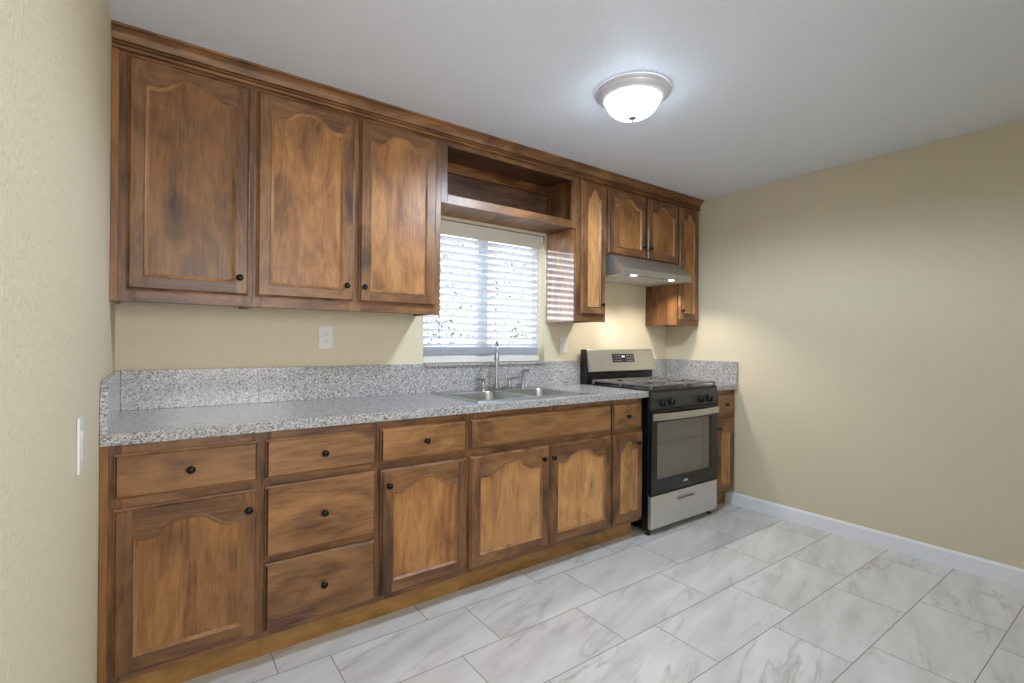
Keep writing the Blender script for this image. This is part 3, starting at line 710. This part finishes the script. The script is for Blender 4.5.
# control panel with knobs
m = MB(); m.prism([(RY - 0.0003, 0.795), (RY - 0.018, 0.800), (RY - 0.024, 0.872), (RY - 0.016, 0.905), (RY - 0.0003, 0.905)], 'x', RX0 + 0.001, RX1 - 0.001, SLATE); cp = m.build('control_panel', rg, bevel=0.003)
cp['label'] = 'dark grey control panel'
for x in (-0.938, -0.845, -0.520, -0.418):
    m = MB(); m.lathe([(0.026, 0.0), (0.026, 0.006), (0.021, 0.009), (0.0195, 0.026), (0.017, 0.029)], BLK, (0, 0, 0), '-y', 20); m.box(-0.0045, 0.0045, -0.036, -0.024, -0.018, 0.018, BLK)
    k_ = m.build('knob', None, smooth=True); k_.parent = cp; k_.location = Vector((x, RY - 0.0215, 0.836)) - Vector(ORG[cp.name])
# oven door with its see-through window
DY0, DY1 = RY - 0.0005, RY - 0.024
OX0, OX1, OZ0, OZ1 = -0.978, -0.375, 0.345, 0.712
m = MB(); E0, E1, F0, F1 = RX0 + 0.002, RX1 - 0.002, 0.262, 0.786
for x0, x1, z0_, z1_ in ((E0, OX0, F0, F1), (OX1, E1, F0, F1), (OX0, OX1, F0, OZ0), (OX0, OX1, OZ1, F1)): m.box(x0, x1, DY1, DY0, z0_, z1_, BGLASS)
od = m.build('oven_door', rg); od['label'] = 'black glass oven door'
m = MB(); m.box(OX0, OX1, DY1 + 0.0005, DY1 + 0.003, OZ0, OZ1, OGLASS); m.build('oven_window', od)
m = MB(); m.box(OX0, OX1, DY0 - 0.002, DY0 - 0.0002, OZ0, OZ1, GREYIN); m.build('oven_interior', od)
m = MB()
for zz in (0.575,): m.tube([(OX0 + 0.002, DY0 - 0.008, zz), (OX1 - 0.080, DY0 - 0.008, zz)], 0.0042, STEEL, 8)
m.tube([(OX1 - 0.080, DY0 - 0.008, OZ0 + 0.002), (OX1 - 0.080, DY0 - 0.008, OZ1 - 0.002)], 0.0022, STEEL, 8); m.build('oven_rack', od)
m = MB(); L = []
for i in range(17):                                           # bowed flat bar
    uu = -1 + i / 8; x = RC + uu * 0.364; y = DY1 - 0.012 - 0.028 * (1 - uu * uu)
    L.append([(x, y + 0.011, 0.731), (x, y + 0.003, 0.729), (x, y, 0.738), (x, y, 0.764), (x, y + 0.003, 0.773), (x, y + 0.011, 0.771)])
m.loops(L, STEEL, True, True)
for sx_ in (-1, 1): m.box(RC + sx_ * 0.345 - 0.012, RC + sx_ * 0.345 + 0.012, DY1 - 0.010, DY1 - 0.0003, 0.737, 0.765, STEEL)
m.build('door_handle', od, smooth=True)['label'] = 'bowed stainless door handle'
m = MB(); LOGO = plain('white_print', lin(225, 225, 225), 0.5)
rl = random.Random(5)
sw = [(-0.026, -0.004), (-0.021, 0.006), (-0.017, -0.005), (-0.012, 0.005), (-0.008, -0.004), (-0.002, 0.004), (0.003, -0.004), (0.009, 0.003), (0.014, -0.003), (0.019, 0.006), (0.026, 0.001)]
m.tube([(RC - 0.005 + p[0] * 0.8, DY1 - 0.0006, 0.303 + p[1] * 0.8) for p in sw], 0.0018, LOGO, 6)
m.tube([(RC - 0.030, DY1 - 0.0006, 0.298), (RC - 0.034, DY1 - 0.0006, 0.304), (RC - 0.012, DY1 - 0.0006, 0.312), (RC + 0.012, DY1 - 0.0006, 0.311)], 0.0014, LOGO, 6); m.build('maker_mark', od)
# storage drawer
m = MB(); z0_, z1_ = 0.042, 0.248; hx0, hx1, hz0, hz1 = RC - 0.095, RC + 0.095, 0.186, 0.212; W0, W1 = RX0 + 0.002, RX1 - 0.002
for x0, x1, a_, b_ in ((W0, hx0, z0_, z1_), (hx1, W1, z0_, z1_), (hx0, hx1, z0_, hz0), (hx0, hx1, hz1, z1_)): m.box(x0, x1, RY - 0.022, RY - 0.0003, a_, b_, STEELD)
m.box(hx0, hx1, RY - 0.006, RY - 0.0003, hz0, hz1, STEELD)
dw = m.build('storage_drawer', rg); dw['label'] = 'brushed stainless bottom drawer'
m = MB(); m.box(hx0, hx1, RY - 0.0225, RY - 0.016, hz1 - 0.006, hz1, STEEL); m.box(hx0 + 0.004, hx1 - 0.004, RY - 0.0075, RY - 0.0063, hz0 + 0.001, hz1 - 0.007, STEELH); m.build('recessed_pull', dw)
m = MB(); m.lathe([(0.016, 0.0), (0.018, 0.004), (0.016, 0.010), (0.008, 0.012), (0.008, 0.0348)], BLKM, n=14)
ft = m.build('foot', None, smooth=True)
for i, (x, y) in enumerate(((RX0 + 0.022, RY - 0.004 + 0.02), (RX1 - 0.03, RY + 0.02), (RX0 + 0.03, -0.08), (RX1 - 0.03, -0.08))):
    o = ft if i == 0 else ft.copy()
    if i: C.objects.link(o)
    o.parent = rg; o.location = Vector((x, y, 0)) - Vector(ORG[rg.name])

# ------------------------------------------------------------------ range hood
hd = thing('range_hood', (-0.676, -0.2, 1.678), 'slim stainless under-cabinet range hood with two lit lamps', 'hood')
hx0, hx1 = -1.054, -0.298
m = MB(); q = [(-0.001, 1.8215), (-0.322, 1.8215), (-0.441, 1.722), (-0.441, 1.678), (-0.430, 1.678), (-0.430, 1.690), (-0.012, 1.690), (-0.012, 1.686), (-0.001, 1.686)]
m.prism(q, 'x', hx0, hx1, STEELH); m.box(hx0, hx0 + 0.004, -0.430, -0.012, 1.679, 1.6895, STEELH); m.box(hx1 - 0.004, hx1, -0.430, -0.012, 1.679, 1.6895, STEELH)
m.build('canopy', hd, bevel=0.0015)
m = MB(); m.box(-0.80, -0.545, -0.398, -0.372, 1.6875, 1.6899, BLKM); m.build('control_strip', hd)
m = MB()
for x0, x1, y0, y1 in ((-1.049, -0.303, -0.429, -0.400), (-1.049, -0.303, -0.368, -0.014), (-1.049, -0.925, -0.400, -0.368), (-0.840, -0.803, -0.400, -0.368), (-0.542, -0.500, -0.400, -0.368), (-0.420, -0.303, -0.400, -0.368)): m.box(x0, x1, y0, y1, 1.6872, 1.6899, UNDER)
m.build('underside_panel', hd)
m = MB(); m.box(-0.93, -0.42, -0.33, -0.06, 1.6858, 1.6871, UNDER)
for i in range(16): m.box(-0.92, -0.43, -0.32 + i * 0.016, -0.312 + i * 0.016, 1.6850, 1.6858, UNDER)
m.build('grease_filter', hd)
LED = emit('hood_lamp_lens', (1.0, 0.95, 0.86, 1), 30.0)
for x in (-0.883, -0.460):
    m = MB(); m.lathe([(0.030, 1.6898), (0.030, 1.6862), (0.024, 1.6862)], STEELH, (x, -0.383, 0), cap=False, n=20); m.lathe([(0.0235, 1.6864), (0.0235, 1.6880)], LED, (x, -0.383, 0), n=20)
    m.build('lamp', hd, smooth=True)['label'] = 'lit round hood lamp'
    l = bpy.data.lights.new('hood_spot', 'SPOT'); l.energy = 17; l.color = (1.0, 0.93, 0.82); l.spot_size = math.radians(140); l.spot_blend = 0.5; l.shadow_soft_size = 0.02
    o = bpy.data.objects.new('hood_spot', l); C.objects.link(o); o.location = (x, -0.383, 1.683)

# ------------------------------------------------------------------ ceiling light
LX, LY = -1.790, -1.134
cl = thing('ceiling_light', (LX, LY, H), 'lit flush-mount dome ceiling light with brushed nickel ring', 'light')
PANM = plain('satin_nickel_ring', lin(226, 227, 230), 0.45, 0.25, 0, 0.02)
m = MB(); m.lathe([(0.166, H - 0.0005), (0.168, H - 0.006), (0.165, H - 0.012), (0.157, H - 0.016), (0.154, H - 0.024), (0.141, H - 0.034), (0.134, H - 0.040), (0.126, H - 0.041), (0.1245, H - 0.030)], PANM, (LX, LY, 0), cap=False, n=48)
m.build('pan', cl, smooth=True)
DOME = emit('lit_frosted_glass', (0.68, 0.83, 1.0, 1), 22.0)
_t = DOME.node_tree; _e = _t.nodes['Emission']; _mx = _t.nodes.new('ShaderNodeMixShader'); _tr = _t.nodes.new('ShaderNodeBsdfTransparent')
_mx.inputs[0].default_value = 0.5; _t.links.new(_tr.outputs[0], _mx.inputs[1]); _t.links.new(_e.outputs[0], _mx.inputs[2]); _t.links.new(_mx.outputs[0], _t.nodes['Material Output'].inputs[0])
l = bpy.data.lights.new('ceiling_bulb', 'SPOT'); l.energy = 150; l.color = (0.69, 0.83, 1.0); l.spot_size = math.radians(170); l.spot_blend = 0.35; l.shadow_soft_size = 0.09
o = bpy.data.objects.new('ceiling_bulb', l); C.objects.link(o); o.location = (LX, LY, H - 0.062)
m = MB(); prof = [(0.1225, H - 0.030)]
for i in range(1, 12):
    q = PI / 2 * i / 11.5; prof.append((0.1225 * math.cos(q) ** 0.9, H - 0.034 - 0.087 * math.sin(q)))
m.lathe(prof, DOME, (LX, LY, 0), n=48); m.build('glass_dome', cl, smooth=True)['label'] = 'glowing white frosted glass dome'
FINM = plain('dull_nickel_finial', lin(120, 121, 124), 0.5, 0.3)
zb_ = H - 0.121
m = MB(); m.lathe([(0.018, zb_ + 0.004), (0.019, zb_ - 0.001), (0.012, zb_ - 0.006), (0.005, zb_ - 0.009), (0.006, zb_ - 0.014), (0.002, zb_ - 0.018)], FINM, (LX, LY, 0), n=16); m.build('finial', cl, smooth=True)

# ------------------------------------------------------------------ outlets and switch
def plate(x, z, label, cat, kindo):
    t_ = thing('wall_' + kindo, (x, 0, z), label, cat); t_.name = kindo; ORG[t_.name] = (x, 0, z)
    m = MB(); m.box(x - 0.036, x + 0.036, -0.006, -0.0005, z - 0.058, z + 0.058, WPLAS); m.build('cover_plate', t_, bevel=0.002)
    return t_
o1 = plate(-2.842, 1.232, 'white wall outlet below the two-door cabinet left of the window', 'outlet', 'power_outlet')
m = MB(); m.box(-2.842 - 0.0165, -2.842 + 0.0165, -0.0085, -0.0062, 1.232 - 0.033, 1.232 + 0.033, WPLAS)
for dz in (-0.019, 0.017):
    for dx in (-0.006, 0.006): m.box(-2.842 + dx - 0.001, -2.842 + dx + 0.001, -0.0088, -0.0082, 1.232 + dz, 1.232 + dz + 0.007, BLKM)
    m.box(-2.842 - 0.0022, -2.842 + 0.0022, -0.0088, -0.0082, 1.232 + dz - 0.008, 1.232 + dz - 0.004, BLKM)
m.build('receptacle', o1)
o2 = plate(-1.187, 1.200, 'white wall plate under the narrow cabinet between window and hood', 'outlet', 'power_outlet')
m = MB(); m.box(-1.187 - 0.0165, -1.187 + 0.0165, -0.0085, -0.0062, 1.2 - 0.033, 1.2 + 0.033, WPLAS); m.build('receptacle', o2, bevel=0.001)
sw_ = thing('light_switch', (XL, -1.12, 0.969), 'white light switch plate on the left wall near the counter', 'switch')
m = MB(); m.box(XL + 0.0005, XL + 0.0065, -1.156, -1.084, 0.904, 1.034, WPLAS); m.build('cover_plate', sw_, bevel=0.002)
m = MB(); m.prism([(XL + 0.0068, 0.936), (XL + 0.0085, 0.936), (XL + 0.0075, 0.969), (XL + 0.0095, 1.002), (XL + 0.0068, 1.002)], 'y', -1.1365, -1.1035, WPLAS); m.build('rocker', sw_)
